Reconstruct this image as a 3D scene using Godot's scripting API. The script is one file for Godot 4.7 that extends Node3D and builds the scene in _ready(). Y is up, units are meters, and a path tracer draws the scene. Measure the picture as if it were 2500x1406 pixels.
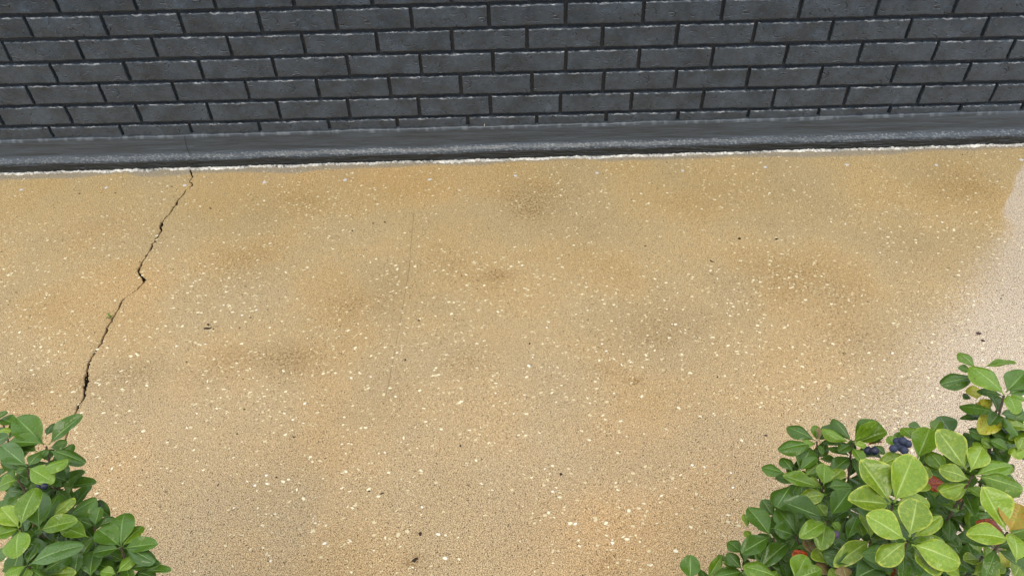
extends Node3D
# A painted brick wall, a strip of stained concrete paving with a crack, and two shrubs leaning in over the near edge.

var rng := RandomNumberGenerator.new()
var leaf_shapes: Array = []
var leaf_paint := {}
var stem_paint: StandardMaterial3D
var leaf_count := 0
var rosettes := {}
var twig_now: MeshInstance3D

const RISE := 0.0064          # the paving climbs slightly to the right along the wall
const BED_EDGE := 1.74        # where the paving ends and the planting bed starts

func ground_height(x: float) -> float:
	return RISE * (x - 1.548)

# ---------------------------------------------------------------- helpers
func numbered(parent: Node, called: String) -> String:
	if not parent.has_node(NodePath(called)):
		return called
	var counts: Dictionary = parent.get_meta("counts", {})
	var n: int = counts.get(called, 0) + 1
	counts[called] = n
	parent.set_meta("counts", counts)
	return "%s_%03d" % [called, n]

func tag(o: Node, label: String, category := "", group := "", kind := "") -> void:
	if label: o.set_meta("label", label)
	if category: o.set_meta("category", category)
	if group: o.set_meta("group", group)
	if kind: o.set_meta("kind", kind)

func thing(called: String, where: Vector3) -> Node3D:
	var o := Node3D.new()
	o.name = numbered(self, called)
	add_child(o, true)
	o.position = where
	return o

func part(parent: Node, called: String, mesh: Mesh, material: Material, at := Transform3D()) -> MeshInstance3D:
	var o := MeshInstance3D.new()
	o.name = numbered(parent, called)
	o.mesh = mesh
	o.material_override = material
	o.cast_shadow = GeometryInstance3D.SHADOW_CASTING_SETTING_ON
	parent.add_child(o, true)
	o.transform = at
	return o

func paint(r: float, g: float, b: float, rough := 0.6, spec := 0.5) -> StandardMaterial3D:
	var m := StandardMaterial3D.new()
	m.albedo_color = Color(r, g, b).linear_to_srgb()
	m.roughness = rough
	m.metallic_specular = spec
	return m

func noise(kind_seed: int, frequency: float, octaves := 4) -> FastNoiseLite:
	var n := FastNoiseLite.new()
	n.seed = kind_seed
	n.noise_type = FastNoiseLite.TYPE_SIMPLEX_SMOOTH
	n.frequency = frequency
	n.fractal_type = FastNoiseLite.FRACTAL_FBM
	n.fractal_octaves = octaves
	return n

func grid_mesh(points: PackedVector3Array, across: int, along: int, uvs := PackedVector2Array(), colors := PackedColorArray(), uv2s := PackedVector2Array()) -> ArrayMesh:
	# points in rows of «across»; the front is the side from which columns run right and rows run up
	var index := PackedInt32Array()
	for j in along - 1:
		for i in across - 1:
			var a := j * across + i
			index.append_array([a, a + across, a + 1, a + 1, a + across, a + across + 1])
	var normals := PackedVector3Array()
	normals.resize(points.size())
	for t in range(0, index.size(), 3):
		var n := (points[index[t + 2]] - points[index[t]]).cross(points[index[t + 1]] - points[index[t]])
		for k in 3:
			normals[index[t + k]] += n
	for i in normals.size():
		normals[i] = normals[i].normalized() if normals[i].length() > 1e-14 else Vector3.UP
	var arrays := []
	arrays.resize(Mesh.ARRAY_MAX)
	arrays[Mesh.ARRAY_VERTEX] = points
	arrays[Mesh.ARRAY_NORMAL] = normals
	arrays[Mesh.ARRAY_INDEX] = index
	if uvs.size(): arrays[Mesh.ARRAY_TEX_UV] = uvs
	if uv2s.size(): arrays[Mesh.ARRAY_TEX_UV2] = uv2s
	if colors.size(): arrays[Mesh.ARRAY_COLOR] = colors
	var m := ArrayMesh.new()
	m.add_surface_from_arrays(Mesh.PRIMITIVE_TRIANGLES, arrays)
	return m

func tube(st: SurfaceTool, path: PackedVector3Array, radii: PackedFloat32Array, sides := 7) -> void:
	var frame := Vector3.RIGHT
	for i in path.size():
		var ahead := (path[mini(i + 1, path.size() - 1)] - path[maxi(i - 1, 0)]).normalized()
		frame = (frame - ahead * frame.dot(ahead))
		frame = frame.normalized() if frame.length() > 1e-4 else ahead.cross(Vector3.FORWARD).normalized()
		var other := ahead.cross(frame)
		if i == 0: st.set_meta("base", st.get_meta("base", 0))
		for s in sides:
			var a := TAU * s / sides
			st.add_vertex(path[i] + (frame * cos(a) + other * sin(a)) * radii[i])
	var base: int = st.get_meta("base", 0)
	for i in path.size() - 1:
		for s in sides:
			var a: int = base + i * sides + s
			var b: int = base + i * sides + (s + 1) % sides
			for k in [a, a + sides, b, b, a + sides, b + sides]:
				st.add_index(k)
	st.set_meta("base", base + path.size() * sides)

func tube_mesh(path: PackedVector3Array, radii: PackedFloat32Array, sides := 7) -> ArrayMesh:
	var st := SurfaceTool.new()
	st.begin(Mesh.PRIMITIVE_TRIANGLES)
	tube(st, path, radii, sides)
	st.generate_normals()
	return st.commit()

func lump(size: Vector3, seed_value: int, rough := 0.25, rings := 6, sides := 9) -> ArrayMesh:
	var n := noise(seed_value, 1.3, 2)
	var pts := PackedVector3Array()
	for j in rings + 1:
		for i in sides + 1:
			var a := TAU * (i % sides) / sides
			var h := PI * j / rings
			var d := Vector3(sin(h) * cos(-a), -cos(h), sin(h) * sin(-a))
			pts.append(d * size * 0.5 * (1.0 + rough * n.get_noise_3d(d.x * 2, d.y * 2, d.z * 2) * 2.0))
	return grid_mesh(pts, sides + 1, rings + 1)

func texture(image: Image) -> ImageTexture:
	return ImageTexture.create_from_image(image)

# ---------------------------------------------------------------- textures
func relief_of_paint() -> ImageTexture:
	# thick roller paint over wire-cut brick: soft swells, orange peel, arc-shaped drag marks and small pits
	var size := 1024
	var swell := noise(3, 0.012, 3).get_seamless_image(size, size)
	var peel := noise(4, 0.09, 3).get_seamless_image(size, size)
	swell.convert(Image.FORMAT_L8); peel.convert(Image.FORMAT_L8)
	var a := swell.get_data(); var b := peel.get_data()
	var h := PackedFloat32Array(); h.resize(size * size)
	for i in size * size:
		h[i] = 0.40 + (a[i] / 255.0 - 0.5) * 0.22 + (b[i] / 255.0 - 0.5) * 0.06
	var r := RandomNumberGenerator.new(); r.seed = 71
	for k in 230:   # arcs
		var cx := r.randf() * size; var cy := r.randf() * size
		var rad := r.randf_range(10, 40); var start := r.randf() * TAU; var sweep := r.randf_range(0.7, 2.4)
		var deep := r.randf_range(-0.30, -0.10) if r.randf() < 0.6 else r.randf_range(0.08, 0.22)
		var wide := r.randf_range(1.2, 2.6); var flat := r.randf_range(0.4, 1.0)
		var steps := int(rad * sweep * 1.2)
		for s in steps:
			var t := start + sweep * s / steps
			var px := cx + cos(t) * rad; var py := cy + sin(t) * rad * flat
			var fade := sin(PI * s / steps)
			for dy in range(-3, 4):
				for dx in range(-3, 4):
					var g := exp(-(dx * dx + dy * dy) / (wide * wide)) * deep * fade * 0.42
					var at := posmod(int(py) + dy, size) * size + posmod(int(px) + dx, size)
					h[at] = clampf(h[at] + g, 0, 1)
	for k in 900:   # pits and beads of paint
		var px := r.randi() % size; var py := r.randi() % size
		var wide := r.randf_range(0.8, 2.6); var deep := r.randf_range(0.2, 0.45) * (-1.0 if r.randf() < 0.6 else 1.0)
		for dy in range(-5, 6):
			for dx in range(-5, 6):
				var at := posmod(py + dy, size) * size + posmod(px + dx, size)
				h[at] = clampf(h[at] + deep * exp(-(dx * dx + dy * dy) / (wide * wide)), 0, 1)
	var out := PackedByteArray(); out.resize(size * size)
	for i in size * size:
		out[i] = int(h[i] * 255)
	return texture(Image.create_from_data(size, size, false, Image.FORMAT_L8, out))

func tint_of_paint(flecks: bool) -> ImageTexture:
	var size := 512
	var n := noise(9, 0.010, 5).get_seamless_image(size, size); n.convert(Image.FORMAT_L8)
	var m := noise(19, 0.05, 3).get_seamless_image(size, size); m.convert(Image.FORMAT_L8)
	var a := n.get_data(); var b := m.get_data()
	var out := PackedByteArray(); out.resize(size * size * 3)
	for i in size * size:
		var v := (0.62 if flecks else 0.84) + (0.75 if flecks else 1.0) * ((a[i] / 255.0 - 0.5) * 0.30 + (b[i] / 255.0 - 0.5) * 0.14)
		var warm := (a[(i * 7 + 4099) % (size * size)] / 255.0 - 0.5) * 0.0
		out[i * 3] = int(clampf(v + warm, 0, 1) * 255); out[i * 3 + 1] = int(clampf(v, 0, 1) * 255); out[i * 3 + 2] = int(clampf(v - warm, 0, 1) * 255)
	if flecks:   # pale nicks and scuffs where the paint is rubbed
		var r := RandomNumberGenerator.new(); r.seed = 12
		for k in 150:
			var px := r.randf() * size; var py := r.randf() * size
			var turn := r.randf() * PI; var bend := r.randf_range(-0.12, 0.12); var steps := r.randi_range(1, 9)
			var bright := r.randf_range(0.75, 1.0)
			for s in steps:
				var at := (posmod(int(py), size) * size + posmod(int(px), size)) * 3
				for c in 3: out[at + c] = int(maxf(out[at + c], bright * 255.0 * (0.94 + 0.03 * c)))
				px += cos(turn); py += sin(turn); turn += bend
	return texture(Image.create_from_data(size, size, false, Image.FORMAT_RGB8, out))

func grain_of_concrete(tint: bool) -> ImageTexture:
	# sand grains: near-white to brown, with dark pores; the same pattern gives the relief
	var size := 1024
	var fine := noise(31, 0.23, 2).get_seamless_image(size, size); fine.convert(Image.FORMAT_L8)
	var mid := noise(32, 0.07, 3).get_seamless_image(size, size); mid.convert(Image.FORMAT_L8)
	var a := fine.get_data(); var b := mid.get_data()
	var r := RandomNumberGenerator.new(); r.seed = 5
	var v := PackedFloat32Array(); v.resize(size * size)
	for i in size * size:
		v[i] = 0.80 + (a[i] / 255.0 - 0.5) * 1.02 + (b[i] / 255.0 - 0.5) * 0.16
	var pale := PackedByteArray(); pale.resize(size * size)
	for k in 9000:
		var px := r.randi() % size; var py := r.randi() % size
		var light := r.randf() < 0.55
		var wx := r.randf_range(0.8, 2.4); var wy := r.randf_range(0.7, 1.5)
		var turn := r.randf() * PI
		var amount := r.randf_range(0.12, 0.3) if light else -r.randf_range(0.2, 0.55)
		for dy in range(-3, 4):
			for dx in range(-3, 4):
				var x := (dx * cos(turn) + dy * sin(turn)) / wx; var y := (dy * cos(turn) - dx * sin(turn)) / wy
				if x * x + y * y < 1.4:
					var at := posmod(py + dy, size) * size + posmod(px + dx, size)
					v[at] += amount
					if light: pale[at] = 1
	if not tint:
		var flat := PackedByteArray(); flat.resize(size * size)
		for i in size * size:
			flat[i] = int(clampf(v[i] * 0.8, 0, 1) * 255)
		return texture(Image.create_from_data(size, size, false, Image.FORMAT_L8, flat))
	var out := PackedByteArray(); out.resize(size * size * 3)
	for i in size * size:
		var x := v[i]
		out[i * 3] = int(clampf(x + 0.02, 0, 1) * 255)
		out[i * 3 + 1] = int(clampf(x + (0.03 if pale[i] else 0.0), 0, 1) * 255)
		out[i * 3 + 2] = int(clampf(x - 0.02 + (0.06 if pale[i] else 0.0), 0, 1) * 255)
	return texture(Image.create_from_data(size, size, false, Image.FORMAT_RGB8, out))

const FIELD_X := -1.3
const FIELD_WIDE := 5.7
const FIELD_DEEP := 2.85
const FIELD_Z := -0.05

func stain_map() -> ImageTexture:
	# the paving's colour over its whole length: a tan sealer, paler at the right, browner blotches, grey smears along the wall
	var w := 2048; var h := 1024
	var per := w / FIELD_WIDE
	var cloud := noise(41, 0.0042, 4).get_image(w, h, false, false, false); cloud.convert(Image.FORMAT_L8)
	var grit := noise(42, 0.27, 3).get_image(w, h, false, false, false); grit.convert(Image.FORMAT_L8)
	var warm := noise(43, 0.006, 3).get_image(w, h, false, false, false); warm.convert(Image.FORMAT_L8)
	var c := cloud.get_data(); var g := grit.get_data(); var k := warm.get_data()
	var dark := PackedFloat32Array(); dark.resize(w * h)
	var orange := PackedFloat32Array(); orange.resize(w * h)
	# blotches: x, z, reach along x, reach along z, strength (mm and percent)
	for s in [
		[1619, 274, 157, 130, 36],
		[1603, 357, 84, 69, 26],
		[1494, 684, 57, 34, 30],
		[928, 1017, 81, 67, 34],
		[695, 609, 146, 153, 18],
		[501, 1041, 104, 59, 26],
		[1091, 802, 111, 103, 16],
		[1419, 1033, 90, 59, 22],
		[1975, 927, 150, 94, 22],
		[1945, 974, 68, 46, 16],
		[1797, 1082, 55, 36, 20],
		[2357, 714, 147, 108, 18],
		[2511, 811, 106, 101, 18],
		[3098, 247, 180, 142, 20],
		[753, 282, 233, 141, 14],
		[2257, 304, 223, 182, 10],
		[219, 1098, 80, 50, 26],
		[144, 395, 172, 154, 10],
		[1869, 1117, 24, 14, 40],
		[1326, 1609, 16, 13, 60],
		[1327, 1613, 40, 22, 20],
		[372, 1088, 40, 36, 26],
		[2518, 993, 122, 103, 20],
		[2776, 594, 139, 97, 14],
		[820, 999, 105, 46, 18],
		[722, 1056, 69, 72, 14],
		[1180, 724, 63, 159, 10],
		[2399, 461, 53, 43, 14],
		[1337, 615, 78, 78, 10],
		[1734, 1628, 53, 27, 18],
		[1016, 90, 305, 131, -40],
		[349, 674, 210, 165, -35],
		[115, 394, 230, 111, -30],
		[1724, 1532, 237, 132, -35],
		[584, 1342, 123, 69, -10],
		[1796, 1289, 141, 72, -20],
		[1314, 235, 204, 121, -30],
		[2080, 1380, 116, 88, -25],
		[614, 70, 233, 107, -30],
	]:
		var cx: float = (s[0] / 1000.0 - FIELD_X) * per; var cy: float = (s[1] / 1000.0 - FIELD_Z) * per
		var rx: float = s[2] / 1000.0 * per; var ry: float = s[3] / 1000.0 * per
		for y in range(maxi(0, int(cy - ry * 2)), mini(h, int(cy + ry * 2))):
			for x in range(maxi(0, int(cx - rx * 2)), mini(w, int(cx + rx * 2))):
				var dx := (x - cx) / rx; var dy := (y - cy) / ry
				var d := exp(-(dx * dx + dy * dy) * 1.4)
				var at := y * w + x
				if s[4] > 0: dark[at] += s[4] / 100.0 * d * clampf(0.35 + (g[at] / 255.0 - 0.45) * 5.5 + (k[at] / 255.0 - 0.5) * 1.4, 0.0, 2.2)
				else: orange[at] -= s[4] / 100.0 * d
	# where the paler right side begins: x of the edge at every z (mm)
	var edge := [[53, 3468, 3], [145, 3391, 3], [228, 3330, 3], [300, 3283, 4], [351, 3241, 4], [396, 3202, 5], [440, 3166, 12], [525, 3140, 34], [624, 3053, 51], [771, 2923, 68], [921, 2786, 81], [1043, 2674, 94], [1141, 2586, 110], [1244, 2474, 128], [1352, 2376, 144], [1462, 2293, 162], [1581, 2211, 170], [1724, 2160, 170]]
	var out := PackedByteArray(); out.resize(w * h * 3)
	for y in h:
		var z := FIELD_Z + (y + 0.5) / per
		var limit := 9.0
		var soft := 0.006
		for e in edge.size() - 1:
			if z >= edge[e][0] / 1000.0 and z < edge[e + 1][0] / 1000.0:
				var t: float = (z - edge[e][0] / 1000.0) / ((edge[e + 1][0] - edge[e][0]) / 1000.0)
				limit = lerpf(edge[e][1], edge[e + 1][1], t) / 1000.0
				soft = lerpf(edge[e][2], edge[e + 1][2], t) / 1000.0
		for x in w:
			var at := y * w + x
			var wx := FIELD_X + (x + 0.5) / per
			var cl := c[at] / 255.0 - 0.5
			var gr := g[at] / 255.0 - 0.5
			var kk := k[at] / 255.0 - 0.5
			var pale_share := clampf((wx - limit + gr * soft * 4.5 + cl * 0.05) / (soft * 2.0) + 0.5, 0, 1)
			var near := clampf((z - 0.25) / 1.1, 0, 1)       # the far half is a deeper gold
			var rr := lerpf(0.890, 0.874, near) + cl * 0.08 + kk * 0.02
			var gg := lerpf(0.784, 0.766, near) + cl * 0.085
			var bb := lerpf(0.572, 0.590, near) + cl * 0.09 - kk * 0.04
			var grey := clampf((0.10 - kk) * 0.9 + gr * 0.25, 0.0, 0.22)   # weathered, greyer areas
			rr = lerpf(rr, 0.74, grey); gg = lerpf(gg, 0.69, grey); bb = lerpf(bb, 0.555, grey)
			var o := orange[at]
			dark[at] += clampf(kk * 2.2 + cl * 1.2, 0.0, 0.5) * clampf((gr + 0.06) * 3.0, 0.0, 1.0) * 0.45
			rr += o * 0.04; gg -= o * 0.02; bb -= o * 0.06
			var d := clampf(dark[at], 0, 0.75)
			rr *= 1.0 - d * 0.34; gg *= 1.0 - d * 0.41; bb *= 1.0 - d * 0.52
			var pr := 0.925 + cl * 0.06; var pg := 0.860 + cl * 0.06; var pb := 0.765 + cl * 0.06
			rr = lerpf(rr, pr, pale_share); gg = lerpf(gg, pg, pale_share); bb = lerpf(bb, pb, pale_share)
			if z < 0.115:   # cement smears against the wall
				var sm := clampf((0.070 - z + cl * 0.075 + gr * 0.02) / 0.014, 0, 1) * 0.85
				rr = lerpf(rr, 0.72, sm); gg = lerpf(gg, 0.69, sm); bb = lerpf(bb, 0.62, sm)
			out[at * 3] = int(clampf(rr, 0, 1) * 255); out[at * 3 + 1] = int(clampf(gg, 0, 1) * 255); out[at * 3 + 2] = int(clampf(bb, 0, 1) * 255)
	return texture(Image.create_from_data(w, h, false, Image.FORMAT_RGB8, out))

func leaf_texture(body: Color, rib: Color, margin: Color, margin_share: float, spots: float, spot: Color, seed_value: int) -> ImageTexture:
	var w := 96; var h := 192
	var n := noise(seed_value, 0.035, 3)
	var f := noise(seed_value + 50, 0.12, 2)
	var im := Image.create_empty(w, h, false, Image.FORMAT_RGB8)
	for y in h:
		var v := 1.0 - (y + 0.5) / h
		for x in w:
			var u := ((x + 0.5) / w - 0.5) * 2.0
			var au := absf(u)
			var c := body
			var cloudy := n.get_noise_2d(x, y)
			c = c.lerp(margin, clampf(cloudy * 0.55, 0.0, 0.5) * margin_share)
			c = c * (1.0 + 0.22 * f.get_noise_2d(x, y))
			var vein := fposmod(v * 9.0 - au * 2.3 * (0.5 + au * 0.3), 1.0)
			var line := exp(-pow((vein - 0.5) / 0.07, 2.0)) * (1.0 - au) * 0.10
			c = c.lerp(rib, line)
			c = c.lerp(margin, smoothstep(0.84, 1.02, au + 0.10 * cloudy) * margin_share)
			c = c.lerp(margin, smoothstep(0.93, 1.0, v + 0.05 * cloudy) * margin_share)
			c = c.lerp(rib, exp(-pow(au / lerpf(0.075, 0.022, v), 2.0)) * lerpf(0.95, 0.55, v))
			if spots > 0.0:
				c = c.lerp(spot, smoothstep(0.44 - spots, 0.54 - spots, n.get_noise_2d(x * 1.6 + 300, y * 1.6)) * 0.8)
			c.a = 1.0
			im.set_pixel(x, y, c.clamp().linear_to_srgb())
	return texture(im)

func leaf_relief() -> ImageTexture:
	var w := 96; var h := 192
	var n := noise(77, 0.05, 3)
	var im := Image.create_empty(w, h, false, Image.FORMAT_L8)
	for y in h:
		var v := 1.0 - (y + 0.5) / h
		for x in w:
			var au := absf(((x + 0.5) / w - 0.5) * 2.0)
			var vein := fposmod(v * 9.0 - au * 2.3 * (0.5 + au * 0.3), 1.0)
			var t := 0.6 + 0.25 * n.get_noise_2d(x, y) - exp(-pow((vein - 0.5) / 0.12, 2.0)) * (1.0 - au) * 0.16 - exp(-pow(au / 0.07, 2.0)) * 0.35
			im.set_pixel(x, y, Color(t, t, t))
	return texture(im)

# ---------------------------------------------------------------- leaves
func leaf_shape(arch: float, fold: float, curl: float, wave: float, widest: float) -> ArrayMesh:
	var along := 17; var across := 9
	var pts := PackedVector3Array(); var uvs := PackedVector2Array()
	for j in along:
		var v := 1.0 - pow(1.0 - float(j) / (along - 1), 1.35)
		var t := clampf((v - 0.07) / 0.93, 0, 1)
		var half := 0.5 * pow(maxf(sin(PI * pow(t, widest)), 0.0), lerpf(0.92, 0.50, t)) if t > 0.0 else 0.0
		half = maxf(half, 0.03 * (1.0 - v)) if j < along - 1 else 0.004
		for i in across:
			var u := (float(i) / (across - 1) - 0.5) * 2.0
			var z := -arch * pow(v, 2.0) + arch * 0.35 * v
			z += fold * absf(u) * half * (1.0 - 0.3 * v)
			z -= curl * pow(absf(u), 3.0) * half
			z += wave * sin(v * 9.0 + u * 2.0) * half * absf(u)
			pts.append(Vector3(u * half, v - 0.04 * absf(u) * half, z))
			uvs.append(Vector2(u * 0.5 + 0.5, 1.0 - v))
	return grid_mesh(pts, across, along, uvs)

func prepare_leaves() -> void:
	leaf_shapes = [leaf_shape(0.16, 0.30, 0.05, 0.06, 1.18), leaf_shape(0.30, 0.18, 0.30, 0.07, 1.22), leaf_shape(0.05, 0.36, 0.10, 0.09, 1.10), leaf_shape(0.40, 0.26, 0.20, 0.06, 1.20), leaf_shape(0.20, 0.12, 0.45, 0.08, 1.25), leaf_shape(0.02, 0.46, 0.0, 0.10, 1.08), leaf_shape(0.50, 0.32, 0.10, 0.08, 1.15)]
	var looks := {
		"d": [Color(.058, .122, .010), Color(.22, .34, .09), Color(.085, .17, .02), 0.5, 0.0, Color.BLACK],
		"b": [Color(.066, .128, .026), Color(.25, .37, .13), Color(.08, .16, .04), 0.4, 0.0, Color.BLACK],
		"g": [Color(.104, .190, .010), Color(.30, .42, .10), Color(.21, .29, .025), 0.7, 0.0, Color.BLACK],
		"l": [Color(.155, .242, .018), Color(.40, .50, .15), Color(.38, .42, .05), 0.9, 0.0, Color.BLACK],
		"y": [Color(.36, .36, .025), Color(.50, .50, .10), Color(.32, .38, .03), 0.6, 0.15, Color(.36, .16, .02)],
		"o": [Color(.33, .22, .015), Color(.45, .32, .05), Color(.36, .10, .012), 0.8, 0.4, Color(.22, .22, .02)],
		"r": [Color(.36, .050, .008), Color(.46, .15, .04), Color(.48, .14, .012), 0.7, 0.4, Color(.12, .02, .008)],
		"p": [Color(.20, .16, .055), Color(.32, .28, .11), Color(.28, .14, .05), 0.7, 0.2, Color(.18, .07, .04)],
	}
	var relief := leaf_relief()
	var n := 100
	for k in looks:
		var l: Array = looks[k]
		var kinds := []
		for variant in 2:
			var m := StandardMaterial3D.new()
			m.albedo_texture = leaf_texture(l[0] * (0.86 + 0.26 * variant), l[1], l[2], l[3], maxf(l[4], 0.02 * variant if k != "l" else 0.0), l[5] if l[4] > 0.0 else Color(.10, .07, .02), n + variant)
			m.roughness = 0.24
			m.metallic_specular = 0.43
			m.heightmap_enabled = true
			m.heightmap_texture = relief
			m.heightmap_scale = 0.06
			m.backlight_enabled = true
			m.backlight = Color(0.22, 0.22, 0.22)
			m.cull_mode = BaseMaterial3D.CULL_DISABLED
			kinds.append(m)
		leaf_paint[k] = kinds
		n += 7
	stem_paint = paint(.120, .078, .045, 0.75)
	stem_paint.heightmap_enabled = true
	stem_paint.heightmap_texture = texture(noise(61, 0.05, 3).get_image(128, 128))
	stem_paint.uv1_triplanar = true
	stem_paint.uv1_scale = Vector3(20, 20, 20)
	stem_paint.heightmap_scale = 0.1

func leaf_place(base: Vector3, tip: Vector3, wide: float, roll: float) -> Transform3D:
	var dir := tip - base
	var long := dir.length()
	dir /= long
	var side := dir.cross(Vector3.UP)
	side = side.normalized() if side.length() > 0.05 else Vector3.RIGHT
	side = side.rotated(dir, roll)
	var up := side.cross(dir).normalized()
	return Transform3D(Basis(side * wide, dir * long, up * long), base)

func leaf(shrub: Node3D, bx: int, by: int, bz: int, tx: int, ty: int, tz: int, wide: int, look: String) -> void:
	var base := Vector3(bx, by, bz) / 1000.0 - shrub.position
	var tip := Vector3(tx, ty, tz) / 1000.0 - shrub.position
	var pick := leaf_count * 7 + leaf_count / 3
	leaf_count += 1
	var o := part(twig_now, "leaf", leaf_shapes[pick % leaf_shapes.size()], leaf_paint[look][leaf_count % 2], leaf_place(base, tip, wide / 1000.0, rng.randf_range(-0.2, 0.2)))
	var said: String = {"y": "yellow leaf", "o": "yellow leaf turning orange", "r": "withered orange-red leaf", "p": "dull brownish leaf"}.get(look, "")
	if said: o.set_meta("label", said)

func rosette(shrub: Node3D, x: int, y: int, z: int) -> void:
	# a branch from the root up to the whorl of leaves that follows
	var path := branch_path(Vector3(x, y, z) / 1000.0 - shrub.position)
	twig_now = part(shrub, "branch", branch_mesh(path), stem_paint)
	rosettes[shrub].append(path)

func branch_path(top: Vector3) -> PackedVector3Array:
	var root := Vector3(rng.randf_range(-0.06, 0.06), 0.0, rng.randf_range(-0.06, 0.06))
	var lean := Vector3(rng.randf_range(-0.02, 0.02), 0, rng.randf_range(-0.02, 0.02))
	var path := PackedVector3Array()
	for i in 9:
		var t := i / 8.0
		var flat := Vector3(top.x, 0, top.z) * pow(t, 1.25) + root * (1.0 - t)
		path.append(Vector3(flat.x, top.y * t, flat.z) + lean * sin(PI * t * 2.0))
	return path

func branch_mesh(path: PackedVector3Array) -> ArrayMesh:
	var radii := PackedFloat32Array()
	for i in 9: radii.append(lerpf(0.0065, 0.0013, pow(i / 8.0, 0.5)))
	return tube_mesh(path, radii)

func shrub_inside(shrub: Node3D, extra: Array) -> void:
	# branches from the root to every rosette, and the lower, shaded whorls along them
	var inner := []
	for k in 3:
		inner.append(SurfaceTool.new()); inner[k].begin(Mesh.PRIMITIVE_TRIANGLES)
	var tops: Array = rosettes[shrub]
	var n := 0
	var outer := []
	for top: Vector3 in extra:
		var path := branch_path(top)
		part(shrub, "branch", branch_mesh(path), stem_paint)
		outer.append(path)
	for list in [tops, outer]:
		for path: PackedVector3Array in list:
			n += 1
			var whorls := [0.97, 0.92, 0.85, 0.76, 0.66] if list == tops else [1.0, 0.92, 0.84, 0.74, 0.62]
			for share: float in whorls:
				var i := int(share * 8)
				var at: Vector3 = path[i].lerp(path[mini(i + 1, 8)], share * 8 - i)
				var ring := 6 if share < 0.9 else 5
				for s in ring:
					var a: float = TAU * s / ring + share * 20.0 + n
					var long := rng.randf_range(0.042, 0.062)
					if list == tops and share > 0.9: long *= 0.68
					var tip: Vector3 = at + Vector3(cos(a), rng.randf_range(-0.15, 0.25), sin(a)).normalized() * long
					inner[(s * 2 + n) % 3].append_from(leaf_shapes[(s + n) % leaf_shapes.size()], 0, leaf_place(at, tip, long * rng.randf_range(0.4, 0.5), rng.randf_range(-0.3, 0.3)))
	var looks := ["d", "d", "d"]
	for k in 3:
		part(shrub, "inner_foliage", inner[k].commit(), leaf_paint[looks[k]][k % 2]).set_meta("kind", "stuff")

func berry_cluster(shrub: Node3D, spots: Array, material: Material) -> void:
	for s: Vector4 in spots:
		part(shrub, "berry", lump(Vector3.ONE * s.w, int(s.x * 1000), 0.05, 8, 12), material, Transform3D(Basis(), Vector3(s.x, s.y, s.z) - shrub.position))

# ---------------------------------------------------------------- wall
func brick_shape(seed_value: int, long: float, high: float) -> ArrayMesh:
	var n := noise(seed_value, 9.0, 3)
	var edge := noise(seed_value + 300, 55.0, 3)
	var streak := noise(seed_value + 600, 28.0, 3)
	var bevel := 0.0034
	var xs := [-0.5 * long, -0.5 * long, -0.5 * long + bevel * 0.3, -0.5 * long + bevel]
	for i in 36:
		xs.append(lerpf(-0.5 * long + bevel * 2.0, 0.5 * long - bevel * 2.0, i / 35.0))
	xs.append_array([0.5 * long - bevel, 0.5 * long - bevel * 0.3, 0.5 * long, 0.5 * long])
	var ys := [0.0, 0.0, bevel * 0.3, bevel]
	for i in 9:
		ys.append(lerpf(bevel * 2.0, high - bevel * 2.0, i / 8.0))
	ys.append_array([high - bevel, high - bevel * 0.3, high, high])
	var depth := func(k: int, count: int) -> float:
		var e := mini(k, count - 1 - k)
		return [-0.026, -bevel, -bevel * 0.3, 0.0][e] if e < 4 else 0.0
	var pts := PackedVector3Array(); var cols := PackedColorArray()
	for j in ys.size():
		for i in xs.size():
			var zx: float = depth.call(i, xs.size()); var zy: float = depth.call(j, ys.size())
			var x: float = xs[i]; var y: float = ys[j]
			var z := minf(zx, zy)
			var face := n.get_noise_2d(x, y)
			var ragged := edge.get_noise_2d(x, y * 3.0 + (7.0 if j > 6 else 0.0))
			var ei := mini(i, xs.size() - 1 - i); var ej := mini(j, ys.size() - 1 - j)
			if z > -0.02:
				z += face * 0.0040
				if ej <= 3: z += ragged * 0.0016
				if ei <= 3: z += ragged * 0.0012
			if ej in [1, 2, 3]: y += ragged * 0.0034 * (1.0 if j < 6 else -1.0)
			if ei in [1, 2, 3]: x += edge.get_noise_2d(x * 2.0 + 9.0, y * 2.0) * 0.0020
			pts.append(Vector3(x, y, z))
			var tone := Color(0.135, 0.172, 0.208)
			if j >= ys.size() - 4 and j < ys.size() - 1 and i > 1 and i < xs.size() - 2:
				# pale upper edge: some wear, plus sky highlights put into the vertex colour
				var pale_share := smoothstep(-0.05, 0.30, streak.get_noise_2d(x, 0.3)) * (0.95 if j == ys.size() - 3 else 0.0) + smoothstep(0.22, 0.5, streak.get_noise_2d(x * 1.3, 4.0)) * (0.6 if j == ys.size() - 4 else 0.0)
				tone = tone.lerp(Color(1.0, 1.0, 1.0), clampf(pale_share, 0, 1))
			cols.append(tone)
	return grid_mesh(pts, xs.size(), ys.size(), PackedVector2Array(), cols)

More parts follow.
